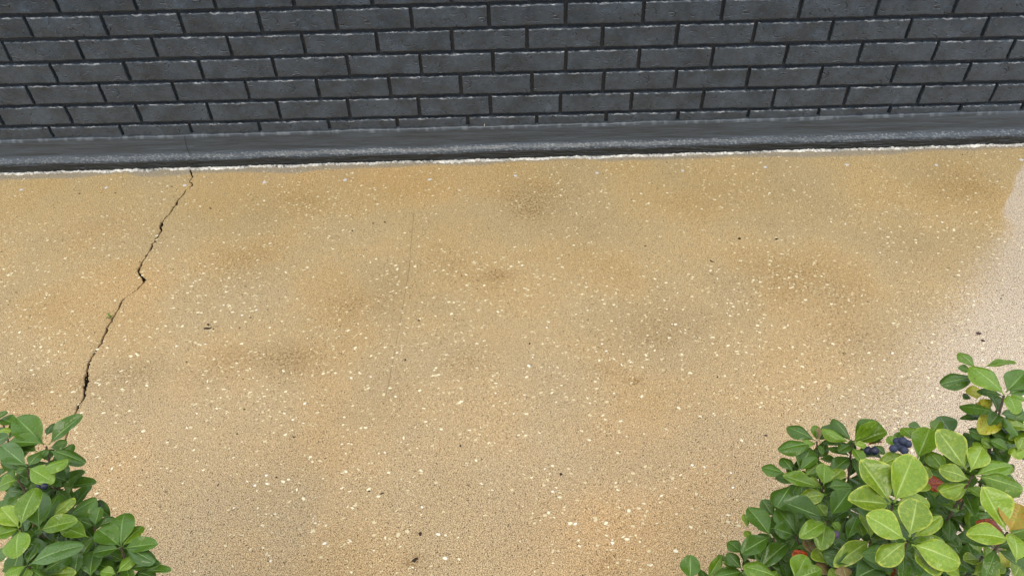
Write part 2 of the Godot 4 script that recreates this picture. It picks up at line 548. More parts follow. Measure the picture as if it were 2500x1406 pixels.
func build_wall() -> void:
	var wall := thing("brick_wall", Vector3(1.55, 0, 0))
	tag(wall, "dark grey painted brick wall with recessed joints above a painted concrete footing", "wall")
	var relief := relief_of_paint()
	var tint := tint_of_paint(true)
	var coat := StandardMaterial3D.new()
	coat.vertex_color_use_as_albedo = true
	coat.albedo_texture = tint
	coat.roughness = 0.29
	coat.metallic_specular = 0.5
	coat.uv1_triplanar = true
	coat.uv1_world_triplanar = true
	coat.uv1_scale = Vector3.ONE * 1.6
	coat.heightmap_enabled = true
	coat.heightmap_texture = relief
	coat.heightmap_scale = 1.1
	var joint := paint(.016, .020, .025, 0.45, 0.5)
	joint.heightmap_enabled = true
	joint.heightmap_texture = relief
	joint.heightmap_scale = 0.2
	joint.uv1_triplanar = true
	joint.uv1_world_triplanar = true
	joint.uv1_scale = Vector3.ONE * 2.5
	var high := 0.0688
	var shapes := []
	for k in 14:
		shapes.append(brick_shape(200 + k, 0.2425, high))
	var joints := {
		0: [-150, 111, 368, 623, 880, 1132, 1391, 1642, 1896, 2157, 2412, 2667, 2924, 3178, 3401],
		1: [-54, 201, 459, 711, 964, 1218, 1476, 1728, 1982, 2237, 2491, 2750, 3014, 3272],
		2: [-156, 102, 361, 618, 869, 1123, 1375, 1626, 1877, 2131, 2383, 2636, 2891, 3148],
		3: [-35, 220, 479, 735, 990, 1242, 1492, 1743, 1994, 2246, 2497, 2751, 3007, 3265],
		4: [-162, 91, 346, 602, 854, 1103, 1357, 1610, 1864, 2114, 2373, 2630, 2889, 3144],
		5: [-47, 208, 465, 725, 978, 1229, 1485, 1738, 1994, 2253, 2508, 2761, 3015],
		6: [80, 336, 595, 852, 1108, 1365],
	}
	var y0 := 0.0925
	for row in 9:
		var list: Array = []
		if joints.has(row):
			list = joints[row].duplicate()
		else:
			var shift := -0.045 if row % 2 else -0.172
			for k in 15: list.append(int((shift + k * 0.254) * 1000))
		while list[0] > -1100: list.push_front(list[0] - 254)
		while list[-1] < 4150: list.append(list[-1] + 254)
		for k in list.size() - 1:
			var left: float = list[k] / 1000.0; var right: float = list[k + 1] / 1000.0
			var long := right - left - rng.randf_range(0.0105, 0.0125)
			var at := Transform3D(Basis().scaled(Vector3(long / 0.2425, 1, 1)), Vector3((left + right) * 0.5 - 1.55, y0 + row * 0.0813 + rng.randf_range(-0.0008, 0.0008), rng.randf_range(-0.0012, 0.0008)))
			at.basis = at.basis.rotated(Vector3.BACK, rng.randf_range(-0.006, 0.006))
			at.basis = at.basis.rotated(Vector3.RIGHT, rng.randf_range(-0.02, 0.02)).rotated(Vector3.UP, rng.randf_range(-0.006, 0.006))
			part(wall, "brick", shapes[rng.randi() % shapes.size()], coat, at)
	# higher courses, above the frame
	var many := MultiMesh.new()
	many.transform_format = MultiMesh.TRANSFORM_3D
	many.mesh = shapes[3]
	many.instance_count = 21 * 22
	for row in 22:
		for k in 21:
			many.set_instance_transform(row * 21 + k, Transform3D(Basis(), Vector3(-1.0 + k * 0.254 + (0.127 if row % 2 else 0.0) - 1.55, y0 + (row + 9) * 0.0813, 0)))
	var upper := MultiMeshInstance3D.new()
	upper.name = "upper_brickwork"
	upper.multimesh = many
	upper.material_override = coat
	upper.set_meta("kind", "stuff")
	wall.add_child(upper, true)
	# mortar bed behind the bricks, struck back unevenly
	var n := noise(88, 14.0, 3)
	var pts := PackedVector3Array()
	for j in 131:
		for i in 221:
			var x := -1.25 + i * 0.0248; var y := 0.02 + j * 0.02
			pts.append(Vector3(x - 1.55, y, -0.0135 + n.get_noise_2d(x, y) * 0.003))
	part(wall, "mortar", grid_mesh(pts, 221, 131), joint)
	var body := BoxMesh.new(); body.size = Vector3(5.4, 2.62, 0.2)
	part(wall, "backing", body, joint, Transform3D(Basis(), Vector3(-0.05, 1.31, -0.125)))
	# painted footing: a nearly upright face, a rounded lip at its foot and a short undercut drop to the paving
	var brush := StandardMaterial3D.new()
	var lines := noise(15, 0.02, 4).get_seamless_image(512, 512)
	brush.albedo_texture = tint_of_paint(false)
	brush.vertex_color_use_as_albedo = true
	brush.roughness = 0.40
	brush.metallic_specular = 0.6
	brush.uv1_triplanar = true
	brush.uv1_world_triplanar = true
	brush.uv1_scale = Vector3(0.7, 9.0, 9.0)
	brush.heightmap_enabled = true
	brush.heightmap_texture = texture(lines)
	brush.heightmap_scale = 0.10
	var rough := noise(16, 60.0, 3); var slow := noise(17, 2.5, 3); var stipple := noise(18, 160.0, 2)
	var profile := [[-0.012, 0.128], [0.0030, 0.1275], [0.0062, 0.1250], [0.0075, 0.117], [0.0085, 0.100], [0.0098, 0.080], [0.0110, 0.062], [0.0125, 0.056], [0.0150, 0.0500], [0.0185, 0.0470], [0.0225, 0.0445], [0.0260, 0.0400], [0.0275, 0.0300], [0.0280, 0.0150], [0.0290, 0.0060], [0.0300, -0.004]]
	var across := 1100
	var ridge := noise(20, 1.0, 3)
	var curve := Curve3D.new()
	for p in profile: curve.add_point(Vector3(p[0], p[1], 0))
	curve.bake_interval = 0.001
	var long := curve.get_baked_length()
	var foot := PackedVector3Array(); var tones := PackedColorArray()
	var levels := 64
	for j in range(levels - 1, -1, -1):
		var p := curve.sample_baked(long * j / (levels - 1.0))
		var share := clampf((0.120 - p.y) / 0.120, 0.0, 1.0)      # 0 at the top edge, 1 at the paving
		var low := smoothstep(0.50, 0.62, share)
		for i in across:
			var x := -1.2 + i * 0.005
			var z: float = p.x; var y: float = p.y
			var top := 1.0 if y > 0.115 else 0.0
			var brushed := ridge.get_noise_2d(x * 7.0, j * 0.9)
			z += brushed * lerpf(0.0005, 0.0021, low) + rough.get_noise_2d(x, j * 0.03) * lerpf(0.0003, 0.0014, low) + stipple.get_noise_2d(x, j * 0.11) * lerpf(0.0002, 0.0010, low)
			y += ground_height(x) * lerpf(0.85, 1.0, share) + top * (slow.get_noise_2d(x, 3.0) * 0.003 + rough.get_noise_2d(x * 0.4, 1.0) * 0.0022) + low * slow.get_noise_2d(x, 9.0) * 0.0035
			foot.append(Vector3(x - 1.55, y, z))
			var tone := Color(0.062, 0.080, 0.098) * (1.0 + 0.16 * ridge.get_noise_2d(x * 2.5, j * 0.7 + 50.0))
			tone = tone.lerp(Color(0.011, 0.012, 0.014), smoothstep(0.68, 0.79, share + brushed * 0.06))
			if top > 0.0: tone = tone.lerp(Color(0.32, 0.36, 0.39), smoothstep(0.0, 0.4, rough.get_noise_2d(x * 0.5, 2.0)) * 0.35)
			if low > 0.3 and share < 0.72 and stipple.get_noise_2d(x * 0.9, j * 0.3) > 0.34: tone = Color(0.26, 0.28, 0.29)  # glints on the stippled lip, painted in as pale dots
			tone.a = 1.0
			tones.append(tone)
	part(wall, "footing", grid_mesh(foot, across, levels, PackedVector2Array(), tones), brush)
	# crumbly unpainted cement where the footing meets the paving
	var bead := PackedVector3Array(); var pale := PackedColorArray()
	for j in 7:
		var t := j / 6.0
		for i in 1400:
			var x := -1.2 + i * 0.0039
			var wide := 0.0125 + slow.get_noise_2d(x * 2.0, 40.0) * 0.012 + rough.get_noise_2d(x * 0.7, 50.0) * 0.011
			var lift := sin(PI * clampf(t, 0.12, 1.0)) * (0.0055 + rough.get_noise_2d(x, 20.0 + j * 0.2) * 0.006 + slow.get_noise_2d(x * 3.0, 70.0) * 0.003)
			bead.append(Vector3(x - 1.55, ground_height(x) + maxf(lift, 0.0) - (0.003 if j == 6 else 0.0), 0.0285 + maxf(wide, 0.006) * (1.0 - t) * -1.0 + maxf(wide, 0.006)))
			var shade := clampf(0.54 + stipple.get_noise_2d(x * 0.8, j * 0.5) * 0.5 + rough.get_noise_2d(x * 0.4, 90.0) * 0.35 + slow.get_noise_2d(x * 2.0, 95.0) * 0.3, 0.08, 0.78)
			pale.append(Color(shade, shade * 0.96, shade * 0.86))
	# rows run from the wall outwards here, so turn them round
	var turned := PackedVector3Array(); var turned_pale := PackedColorArray()
	for j in range(6, -1, -1):
		turned.append_array(bead.slice(j * 1400, j * 1400 + 1400)); turned_pale.append_array(pale.slice(j * 1400, j * 1400 + 1400))
	var cement := paint(1, 1, 1, 0.9, 0.3)
	cement.vertex_color_use_as_albedo = true
	part(wall, "cement_bead", grid_mesh(turned, 1400, 7, PackedVector2Array(), turned_pale), cement)
	# hairline split that climbs the footing from the paving's crack
	var split := PackedVector3Array([Vector3(0.3405, 0.005, 0.0312), Vector3(0.339, 0.045, 0.0175), Vector3(0.335, 0.075, 0.0108), Vector3(0.338, 0.10, 0.0092), Vector3(0.341, 0.120, 0.0080)])
	for i in split.size(): split[i].x -= 1.55
	part(wall, "hairline_split", tube_mesh(split, PackedFloat32Array([0.0010, 0.0007, 0.0006, 0.0005, 0.0004]), 5), paint(.012, .012, .012, 0.9))

# ---------------------------------------------------------------- paving
func build_paving() -> void:
	var paving := Node3D.new()
	paving.name = "pavement"
	add_child(paving, true)
	tag(paving, "tan sealed concrete paving with pale shell specks and one long crack", "", "", "structure")
	var m := StandardMaterial3D.new()
	m.albedo_texture = grain_of_concrete(true)
	m.roughness = 0.82
	m.metallic_specular = 0.35
	m.detail_enabled = true
	m.detail_blend_mode = BaseMaterial3D.BLEND_MODE_MUL
	m.detail_albedo = stain_map()
	m.detail_uv_layer = BaseMaterial3D.DETAIL_UV_2
	m.heightmap_enabled = true
	m.heightmap_texture = grain_of_concrete(false)
	m.heightmap_scale = 0.10
	m.uv1_scale = Vector3.ONE
	# relief and detail share the fine grain; the stain map lies once over the whole strip
	var crack := [[319.2, 15.0, 3.0], [328.4, 33.3, 4.0], [342.7, 63.3, 5.0], [355.6, 87.1, 3.5], [353.8, 112.2, 3.0], [369.0, 133.2, 4.0], [369.1, 150.0, 3.0], [356.8, 171.4, 3.0], [356.6, 204.1, 3.0], [348.0, 241.0, 5.0], [351.4, 264.3, 7.0], [348.0, 274.5, 4.0], [345.8, 308.3, 4.0], [342.1, 333.3, 3.5], [335.3, 357.9, 3.5], [338.5, 382.5, 8.0], [348.4, 407.1, 5.0], [349.7, 449.8, 4.0], [346.5, 482.1, 5.0], [350.6, 509.6, 4.0], [347.9, 545.2, 3.5], [342.6, 571.3, 4.0], [346.6, 597.3, 4.5], [351.1, 622.9, 4.5], [367.1, 640.3, 6.0], [383.3, 661.6, 8.0], [386.0, 676.4, 4.0], [379.0, 702.0, 2.5], [370.0, 721.5, 2.2], [354.1, 736.6, 2.2], [350.4, 748.2, 3.5], [352.1, 786.6, 3.0], [352.2, 820.2, 3.5], [351.9, 845.9, 4.0], [351.7, 871.1, 5.0], [354.4, 903.0, 4.0], [357.1, 934.3, 5.0], [355.7, 961.3, 4.0], [354.6, 994.5, 4.0], [356.9, 1017.3, 4.5], [363.6, 1039.9, 5.0], [369.8, 1059.0, 8.0], [377.5, 1074.8, 10.0], [382.1, 1093.4, 7.0], [386.3, 1108.7, 5.0], [394.5, 1138.8, 4.0], [394.5, 1143.9, 4.0], [389.6, 1156.8, 5.0], [392.9, 1176.3, 4.0], [400.3, 1251.1, 3.0], [413.0, 1325.3, 3.0], [443.6, 1418.1, 3.0]]
	var fine := []
	var wobble := noise(51, 40.0, 3)
	var rows := []   # z, x of the left lip, x of the right lip
	for i in crack.size() - 1:
		var a: Array = crack[i]; var b: Array = crack[i + 1]
		for s in 4:
			var t := s / 4.0
			var z := lerpf(a[1], b[1], t) / 1000.0
			var x := lerpf(a[0], b[0], t) / 1000.0 + wobble.get_noise_2d(z, 0.0) * 0.004
			var wide := maxf(lerpf(a[2], b[2], t) / 1000.0 * 1.35 * (1.0 + wobble.get_noise_2d(z * 2.0, 5.0) * 0.9), 0.0012)
			rows.append([z, x - wide * 0.5, x + wide * 0.5])
	rows.append([BED_EDGE, crack[-1][0] / 1000.0 - 0.002, crack[-1][0] / 1000.0 + 0.002])
	rows.push_front([0.02, rows[0][1], rows[0][2]])
	for side in [-1, 1]:
		var pts := PackedVector3Array(); var uvs := PackedVector2Array(); var uv2 := PackedVector2Array()
		var far_x := -1.3 if side < 0 else 4.4
		var columns := [far_x, 0.0, 0.0, 0.0, 0.0]
		for k in range(rows.size() - 1, -1, -1):
			var r: Array = rows[k]
			var lip: float = r[1] if side < 0 else r[2]
			var chip := 0.0014 + absf(wobble.get_noise_2d(r[0] * 1.5, 20.0 * side)) * 0.004
			var line := [[far_x, 0.0], [lip + side * 0.02, 0.0], [lip + side * chip, 0.0], [lip + side * chip * 0.2, -0.0016], [lip, -0.0045], [lip, -0.012]]
			if side > 0: line.reverse()
			for p in line:
				pts.append(Vector3(p[0], ground_height(p[0]) + p[1], r[0]))
				uv2.append(Vector2((p[0] - FIELD_X) / FIELD_WIDE, (r[0] - FIELD_Z) / FIELD_DEEP))
				uvs.append(Vector2(p[0], r[0]) / 0.72)
		part(paving, "slab", grid_mesh(pts, 6, rows.size(), uvs, PackedColorArray(), uv2), m)
	var dirt := BoxMesh.new(); dirt.size = Vector3(0.6, 0.01, 1.7)
	part(paving, "crack_dirt", dirt, paint(.012, .009, .006, 1.0, 0.1), Transform3D(Basis(Vector3.BACK, RISE), Vector3(0.40, -0.0195, 0.87)))
	# near face of the slab, where it steps down to the bed
	var lip_mesh := BoxMesh.new(); lip_mesh.size = Vector3(5.7, 0.10, 0.02)
	part(paving, "slab_edge", lip_mesh, paint(.38, .33, .25, 0.9, 0.3), Transform3D(Basis(Vector3.BACK, RISE), Vector3(1.55, -0.0525, BED_EDGE - 0.0085)))
	# shell fragments: the larger ones are pieces of their own
	var shell := paint(.80, .73, .51, 0.6, 0.4)
	var clump := noise(55, 2.2, 3)
	var scatter := SurfaceTool.new(); scatter.begin(Mesh.PRIMITIVE_TRIANGLES)
	var dull := SurfaceTool.new(); dull.begin(Mesh.PRIMITIVE_TRIANGLES)
	var pores := SurfaceTool.new(); pores.begin(Mesh.PRIMITIVE_TRIANGLES)
	var placed := 0
	while placed < 24000:
		var x := rng.randf_range(-1.0, 4.1); var z := rng.randf_range(0.06, BED_EDGE - 0.01)
		if rng.randf() > clampf(0.42 + clump.get_noise_2d(x, z) * 0.6 - absf(z - 0.85) * 0.28 + 0.06, 0.04, 1.0): continue
		placed += 1
		var size := 0.0012 + pow(rng.randf(), 3.6) * 0.0052
		chip_shape(scatter if placed % 5 < 2 else dull, Vector3(x, ground_height(x) + 0.0004, z), size, size * rng.randf_range(0.35, 0.75), rng.randf_range(-0.7, 0.7) if rng.randf() < 0.7 else rng.randf() * PI, 6)
	for k in 520:
		var x := rng.randf_range(-1.0, 4.1); var z := rng.randf_range(0.08, BED_EDGE - 0.01)
		var size := 0.0012 + pow(rng.randf(), 4.0) * 0.004
		chip_shape(pores, Vector3(x, ground_height(x) + 0.0004, z), size, size * rng.randf_range(0.5, 0.9), rng.randf() * PI, 6)
	scatter.generate_normals(); dull.generate_normals(); pores.generate_normals()
	part(paving, "shell_specks", scatter.commit(), shell).set_meta("kind", "stuff")
	part(paving, "shell_specks", dull.commit(), paint(.66, .56, .34, 0.7, 0.3)).set_meta("kind", "stuff")
	part(paving, "dark_pores", pores.commit(), paint(.05, .036, .022, 1.0, 0.1)).set_meta("kind", "stuff")
	var white := paint(.86, .82, .68, 0.55, 0.4)
	for s in [
		[1589, 1058, 5.4],
		[1577, 641, 4.8],
		[1222, 998, 4.2],
		[1235, 1154, 3.6],
		[998, 1170, 4.8],
		[978, 1222, 4.2],
		[949, 1386, 4.8],
		[928, 1413, 4.2],
		[956, 1409, 3.6],
		[1123, 1565, 5.4],
		[1376, 1549, 4.8],
		[1683, 1530, 5.4],
		[1395, 1605, 4.8],
		[1761, 1577, 4.2],
		[1333, 1480, 3.6],
		[2012, 915, 5.4],
		[1796, 984, 4.2],
		[2578, 1044, 4.8],
		[2546, 1069, 3.6],
		[2700, 625, 3.6],
		[2733, 672, 3.6],
		[2600, 463, 4.2],
		[2642, 478, 3.6],
		[2956, 481, 4.8],
		[2887, 851, 3.6],
		[2930, 680, 3.6],
		[2892, 790, 3.0],
		[708, 1240, 3.6],
		[450, 1549, 3.6],
		[914, 1054, 3.6],
		[1107, 1086, 4.2],
		[1160, 1084, 3.6],
		[1726, 727, 3.0],
		[1766, 849, 3.6],
		[1643, 915, 3.6],
		[1804, 1011, 4.2],
		[1600, 1028, 3.0],
		[585, 952, 4.2],
		[741, 833, 4.2],
		[779, 812, 4.2],
		[673, 787, 3.6],
		[666, 947, 3.6],
		[426, 922, 3.6],
		[103, 735, 3.0],
		[751, 1403, 3.0],
		[720, 1195, 3.6],
		[1229, 1329, 3.0],
		[1636, 1447, 4.2],
		[1620, 1385, 3.0],
		[1972, 1383, 4.2],
		[2000, 1389, 3.6],
		[2059, 1407, 3.6],
		[2055, 1446, 4.2],
		[2230, 1331, 3.6],
		[2136, 1329, 3.0],
		[2796, 1254, 3.6],
		[2804, 1077, 4.2],
		[2861, 1050, 3.6],
		[2503, 1097, 3.6],
		[2479, 992, 3.0],
		[2327, 931, 3.0],
		[1011, 1604, 3.6],
		[894, 1472, 3.0],
		[1547, 1219, 3.0],
		[1499, 1150, 3.0],
		[1810, 1160, 3.6],
		[1744, 1191, 3.0],
	]:
		var st := SurfaceTool.new(); st.begin(Mesh.PRIMITIVE_TRIANGLES)
		chip_shape(st, Vector3.ZERO, s[2] / 1000.0, s[2] / 1000.0 * rng.randf_range(0.6, 0.85), 0.0, 9, 0.0011)
		st.generate_normals()
		part(paving, "shell_chip", st.commit(), white, Transform3D(Basis(Vector3.UP, rng.randf_range(-0.8, 0.8)), Vector3(s[0] / 1000.0, ground_height(s[0] / 1000.0) + 0.0003, s[1] / 1000.0)))
	# a row of drilled holes filled with pale grout, about 30 cm apart, parallel to the wall
	var grout := paint(.62, .60, .57, 0.85, 0.3)
	for s in [
		[-265, 141],
		[53, 143],
		[344, 142],
		[638, 138],
		[935, 138],
		[1248, 150],
		[1560, 142],
		[1858, 138],
		[2168, 140],
		[2470, 131],
		[2765, 132],
		[3079, 150],
		[3391, 131],
	]:
		var st := SurfaceTool.new(); st.begin(Mesh.PRIMITIVE_TRIANGLES)
		chip_shape(st, Vector3.ZERO, 0.0085 * rng.randf_range(0.8, 1.1), 0.0075 * rng.randf_range(0.8, 1.0), rng.randf() * PI, 12, 0.0009)
		st.generate_normals()
		part(paving, "grout_plug", st.commit(), grout, Transform3D(Basis(), Vector3(s[0] / 1000.0, ground_height(s[0] / 1000.0) + 0.0003, s[1] / 1000.0)))
	# fine straight score in the surface
	var score := PackedVector3Array(); var thin := PackedFloat32Array()
	var sc := [[1208, 351], [1212, 453], [1216, 549], [1221, 630], [1219, 762], [1218, 901], [1214, 996], [1212, 1100], [1208, 1158]]
	for s in sc:
		score.append(Vector3(s[0] / 1000.0, ground_height(s[0] / 1000.0) - 0.0001, s[1] / 1000.0)); thin.append(0.0007)
	part(paving, "score_line", tube_mesh(score, thin, 5), paint(.20, .145, .08, 1.0, 0.1))

func chip_shape(st: SurfaceTool, at: Vector3, a: float, b: float, turn: float, corners: int, thick := 0.0) -> void:
	var rim := []
	for k in corners:
		var t := TAU * k / corners
		var r := rng.randf_range(0.75, 1.1)
		var p := Vector2(cos(t) * a * r, sin(t) * b * r).rotated(turn)
		rim.append(at + Vector3(p.x, 0, p.y))
	var middle := at + Vector3(0, maxf(thick, 0.0001), 0)
	for k in corners:
		var p: Vector3 = rim[k]; var q: Vector3 = rim[(k + 1) % corners]
		var up_p := p.lerp(middle, 0.2) + Vector3(0, thick * 0.8, 0); var up_q := q.lerp(middle, 0.2) + Vector3(0, thick * 0.8, 0)
		if thick > 0.0:
			for v in [p, q, up_q, p, up_q, up_p]: st.add_vertex(v)
			for v in [up_p, up_q, middle]: st.add_vertex(v)
		else:
			for v in [p, q, middle]: st.add_vertex(v)

# ---------------------------------------------------------------- small things
func litter() -> void:
	var bark := paint(.045, .030, .020, 0.9, 0.3)
	var husk := paint(.075, .050, .048, 0.8, 0.3)
	lying("twig", twig_mesh(0.022, 0.0055, 0.001), bark, 0.655, 0.886, 0.05, 0.002, "short dark twig lying on the paving right of the long crack", "twig")
	lying("bark_crumb", lump(Vector3(0.007, 0.004, 0.006), 11), bark, 0.651, 0.869, 0.6, 0.0015, "dark crumb of bark just above the short twig", "bark crumb")
	lying("bark_crumb", lump(Vector3(0.005, 0.003, 0.004), 12), bark, 0.672, 0.888, 0.2, 0.001, "tiny dark crumb at the right end of the short twig", "bark crumb")
	lying("seed", lump(Vector3(0.008, 0.003, 0.004), 13), bark, -0.031, 0.178, 0.1, 0.001, "small dark seed near the wall at the left, between two grout plugs", "seed")
	lying("pebble", lump(Vector3(0.010, 0.005, 0.009), 14), bark, 2.281, 0.538, 0, 0.001, "left one of two round dark pebbles on the paving below the wall", "pebble")
	lying("pebble", lump(Vector3(0.009, 0.005, 0.008), 15), bark, 2.399, 0.545, 0.5, 0.001, "right one of two round dark pebbles on the paving below the wall", "pebble")
	lying("twig", twig_mesh(0.016, 0.003, 0.002), bark, 2.171, 0.645, -0.8, 0.001, "thin dark sliver of twig lying below the pair of dark pebbles", "twig")
	lying("seed_husk", lump(Vector3(0.014, 0.005, 0.009), 16), husk, 2.839, 0.980, -0.4, 0.002, "purplish brown seed husk above the tall shoot of the right shrub", "seed husk")
	lying("seed_husk", lump(Vector3(0.010, 0.004, 0.007), 17), husk, 2.838, 1.007, -0.7, 0.0015, "smaller purplish brown husk just below the other husk, above the right shrub", "seed husk")
	lying("bark_crumb", lump(Vector3(0.007, 0.004, 0.010), 18), bark, 1.335, 1.548, 0.1, 0.0015, "dark bark crumb on the bare paving near the bottom edge, left of the middle", "bark crumb")
	lying("bark_crumb", lump(Vector3(0.012, 0.003, 0.007), 19, 0.5), bark, 1.328, 1.608, 0.5, 0.001, "flat dark crumb in the brown stain at the bottom edge of the paving", "bark crumb")
	lying("pebble", lump(Vector3(0.006, 0.004, 0.006), 20), bark, 1.272, 0.874, 0.1, 0.001, "tiny black pebble right of the fine score line in the paving", "pebble")
	lying("pebble", lump(Vector3(0.006, 0.004, 0.006), 21), bark, 1.593, 0.976, 0.1, 0.001, "tiny black pebble just above the largest white shell chip", "pebble")
	lying("leaf_scrap", lump(Vector3(0.008, 0.002, 0.005), 22), husk, 2.168, 1.303, 0.1, 0.001, "dark scrap of leaf on the paving left of the right shrub's top", "leaf scrap")
	lying("seed", lump(Vector3(0.009, 0.003, 0.004), 23), bark, 1.235, 1.443, 0.5, 0.001, "dark slim seed on the paving below the end of the score line", "seed")
	var weed := thing("weed", Vector3(0.345, ground_height(0.345) - 0.003, 0.830))
	tag(weed, "tiny green weed sprouting from the long crack in the paving", "weed")
	for k in 4:
		var a := k * 1.7 + 2.4
		part(weed, "leaf", leaf_shapes[k % 4], leaf_paint["g"][k % 2], leaf_place(Vector3(0, 0.002, 0), Vector3(cos(a) * 0.010, 0.012 + 0.005 * (k % 2), sin(a) * 0.010), 0.005, 0.2))
	part(weed, "stem", tube_mesh(PackedVector3Array([Vector3(0, -0.006, 0), Vector3(0, 0.003, 0), Vector3(0.001, 0.006, 0)]), PackedFloat32Array([0.001, 0.0009, 0.0006]), 5), leaf_paint["g"][0])
	var straw := MeshInstance3D.new()
	straw.name = "straw"
	straw.mesh = twig_mesh(0.011, 0.0022, 0.0005)
	straw.material_override = paint(.72, .68, .55, 0.7, 0.3)
	add_child(straw, true)
	straw.transform = Transform3D(Basis(Vector3.BACK, 1.45), Vector3(1.451, 0.135, 0.0095))
	tag(straw, "short pale straw stuck upright to the top of the painted footing", "straw")

func lying(called: String, mesh: Mesh, material: Material, x: float, z: float, turn: float, lift: float, label: String, category: String, group := "") -> void:
	var o := MeshInstance3D.new()
	o.name = numbered(self, called)
	o.mesh = mesh
	o.material_override = material
	add_child(o, true)
	o.transform = Transform3D(Basis(Vector3.UP, turn), Vector3(x, ground_height(x) + lift, z))
	tag(o, label, category, group)

func twig_mesh(long: float, thick: float, bend: float) -> ArrayMesh:
	return tube_mesh(PackedVector3Array([Vector3(-long * 0.5, 0, 0), Vector3(-long * 0.2, thick * 0.3, bend), Vector3(long * 0.15, thick * 0.2, bend * 0.8), Vector3(long * 0.5, 0, -bend * 0.4)]), PackedFloat32Array([thick * 0.35, thick * 0.5, thick * 0.45, thick * 0.2]), 6)

# ---------------------------------------------------------------- everything
func _ready() -> void:
	rng.seed = 20240611
	var camera := Camera3D.new()
	camera.name = "camera"
	camera.position = Vector3(1.5722, 1.5075, 2.3762)
	camera.rotation = Vector3(-0.74556, 0.016898, -0.032551)
	camera.fov = 42.99
	camera.near = 0.05
	camera.far = 400.0
	add_child(camera)
	camera.current = true

	var around := WorldEnvironment.new()
	var env := Environment.new()
	env.background_mode = Environment.BG_SKY
	var sky := Sky.new()
	var air := ProceduralSkyMaterial.new()
	air.sky_top_color = Color(0.82, 0.85, 0.90)
	air.sky_horizon_color = Color(0.66, 0.69, 0.73)
	air.sky_curve = 0.2
	air.ground_bottom_color = Color(0.30, 0.30, 0.28)
	air.ground_horizon_color = Color(0.55, 0.56, 0.57)
	air.energy_multiplier = 1.0
	# unevenly bright overcast
	var cloud_noise := noise(5, 0.011, 4)
	var cover := Image.create_empty(512, 256, false, Image.FORMAT_RGBA8)
	for y in 256:
		for x in 512:
			var up := (0.5 - (y + 0.5) / 256.0) * PI
			var turn := (x + 0.5) / 512.0 * TAU
			var d := Vector3(cos(up) * cos(turn), sin(up), cos(up) * sin(turn)) * 90.0
			var v := smoothstep(-0.15, 0.40, cloud_noise.get_noise_3d(d.x, d.y, d.z))
			cover.set_pixel(x, y, Color(0.97, 0.98, 1.0, v))
	air.sky_cover = texture(cover)
	air.sky_cover_modulate = Color(0.62, 0.62, 0.62)
	sky.sky_material = air
	env.sky = sky
	env.tonemap_mode = Environment.TONE_MAPPER_LINEAR
	env.tonemap_exposure = 2.16
	env.sdfgi_enabled = true
	env.ssao_enabled = true
	env.ssil_enabled = true
	around.name = "surroundings"
	around.environment = env
	add_child(around)

	var sun := DirectionalLight3D.new()
	sun.name = "sun"
	sun.light_energy = 0.22
	sun.light_color = Color(1.0, 0.965, 0.91)
	sun.light_angular_distance = 30.0
	sun.shadow_enabled = true
	sun.rotation = Vector3(deg_to_rad(-66), deg_to_rad(-14), 0)
	add_child(sun)

	# land that runs on past the bed
	var land := MeshInstance3D.new()
	land.name = "ground"
	var sheet := PlaneMesh.new(); sheet.size = Vector2(300, 300)
	land.mesh = sheet
	var lawn := paint(.075, .095, .04, 1.0, 0.2)
	lawn.albedo_texture = texture(noise(91, 0.05, 4).get_seamless_image(256, 256))
	lawn.albedo_color = Color(.12, .15, .06).linear_to_srgb()
	lawn.uv1_triplanar = true
	lawn.uv1_world_triplanar = true
	lawn.uv1_scale = Vector3.ONE * 0.7
	land.material_override = lawn
	land.position.y = -0.12
	tag(land, "", "", "", "structure")
	add_child(land, true)
	var bed := MeshInstance3D.new()
	bed.name = "soil"
	var n := noise(92, 9.0, 4)
	var pts := PackedVector3Array()
	for j in 40:
		for i in 140:
			var x := -1.3 + i * 5.7 / 139.0; var z := 3.3 - j * (3.3 - BED_EDGE - 0.003) / 39.0
			pts.append(Vector3(x, -0.045 + n.get_noise_2d(x, z) * 0.035, z))
	bed.mesh = grid_mesh(pts, 140, 40)
	bed.material_override = paint(.040, .027, .018, 1.0, 0.2)
	tag(bed, "", "", "", "structure")
	add_child(bed, true)

	build_wall()
	build_paving()

	prepare_leaves()
	var left := thing("shrub", Vector3(0.93, -0.03, 2.05))
	tag(left, "dark green leathery-leaved shrub at the left, with small black berries and one yellow leaf", "shrub", "clipped shrubs along the near edge of the paving")
	var right := thing("shrub", Vector3(2.06, -0.03, 2.06))
	tag(right, "lighter yellow-green shrub at the right, with orange-red withered leaves and blue berries", "shrub", "clipped shrubs along the near edge of the paving")
	rosettes[left] = []
	rosettes[right] = []
	rosette(left, 958, 736, 1822)
	leaf(left, 958, 741, 1823, 913, 760, 1790, 34, "d")
	leaf(left, 964, 741, 1823, 999, 762, 1791, 26, "d")
	leaf(left, 960, 746, 1825, 921, 757, 1826, 24, "d")
	leaf(left, 970, 744, 1834, 1017, 739, 1843, 22, "d")
	leaf(left, 948, 716, 1810, 968, 722, 1804, 17, "d")
	leaf(left, 934, 716, 1791, 936, 721, 1772, 15, "d")
	leaf(left, 953, 739, 1832, 919, 747, 1820, 18, "d")
	leaf(left, 963, 741, 1829, 965, 745, 1847, 17, "d")
	rosette(left, 953, 741, 1856)
	leaf(left, 954, 744, 1857, 912, 754, 1831, 25, "b")
	leaf(left, 955, 743, 1859, 944, 747, 1864, 13, "d")
	leaf(left, 963, 751, 1864, 999, 758, 1884, 23, "g")
	leaf(left, 958, 747, 1859, 964, 752, 1842, 19, "d")
	leaf(left, 980, 753, 1869, 1011, 762, 1858, 23, "g")
	leaf(left, 940, 726, 1849, 905, 735, 1838, 17, "d")
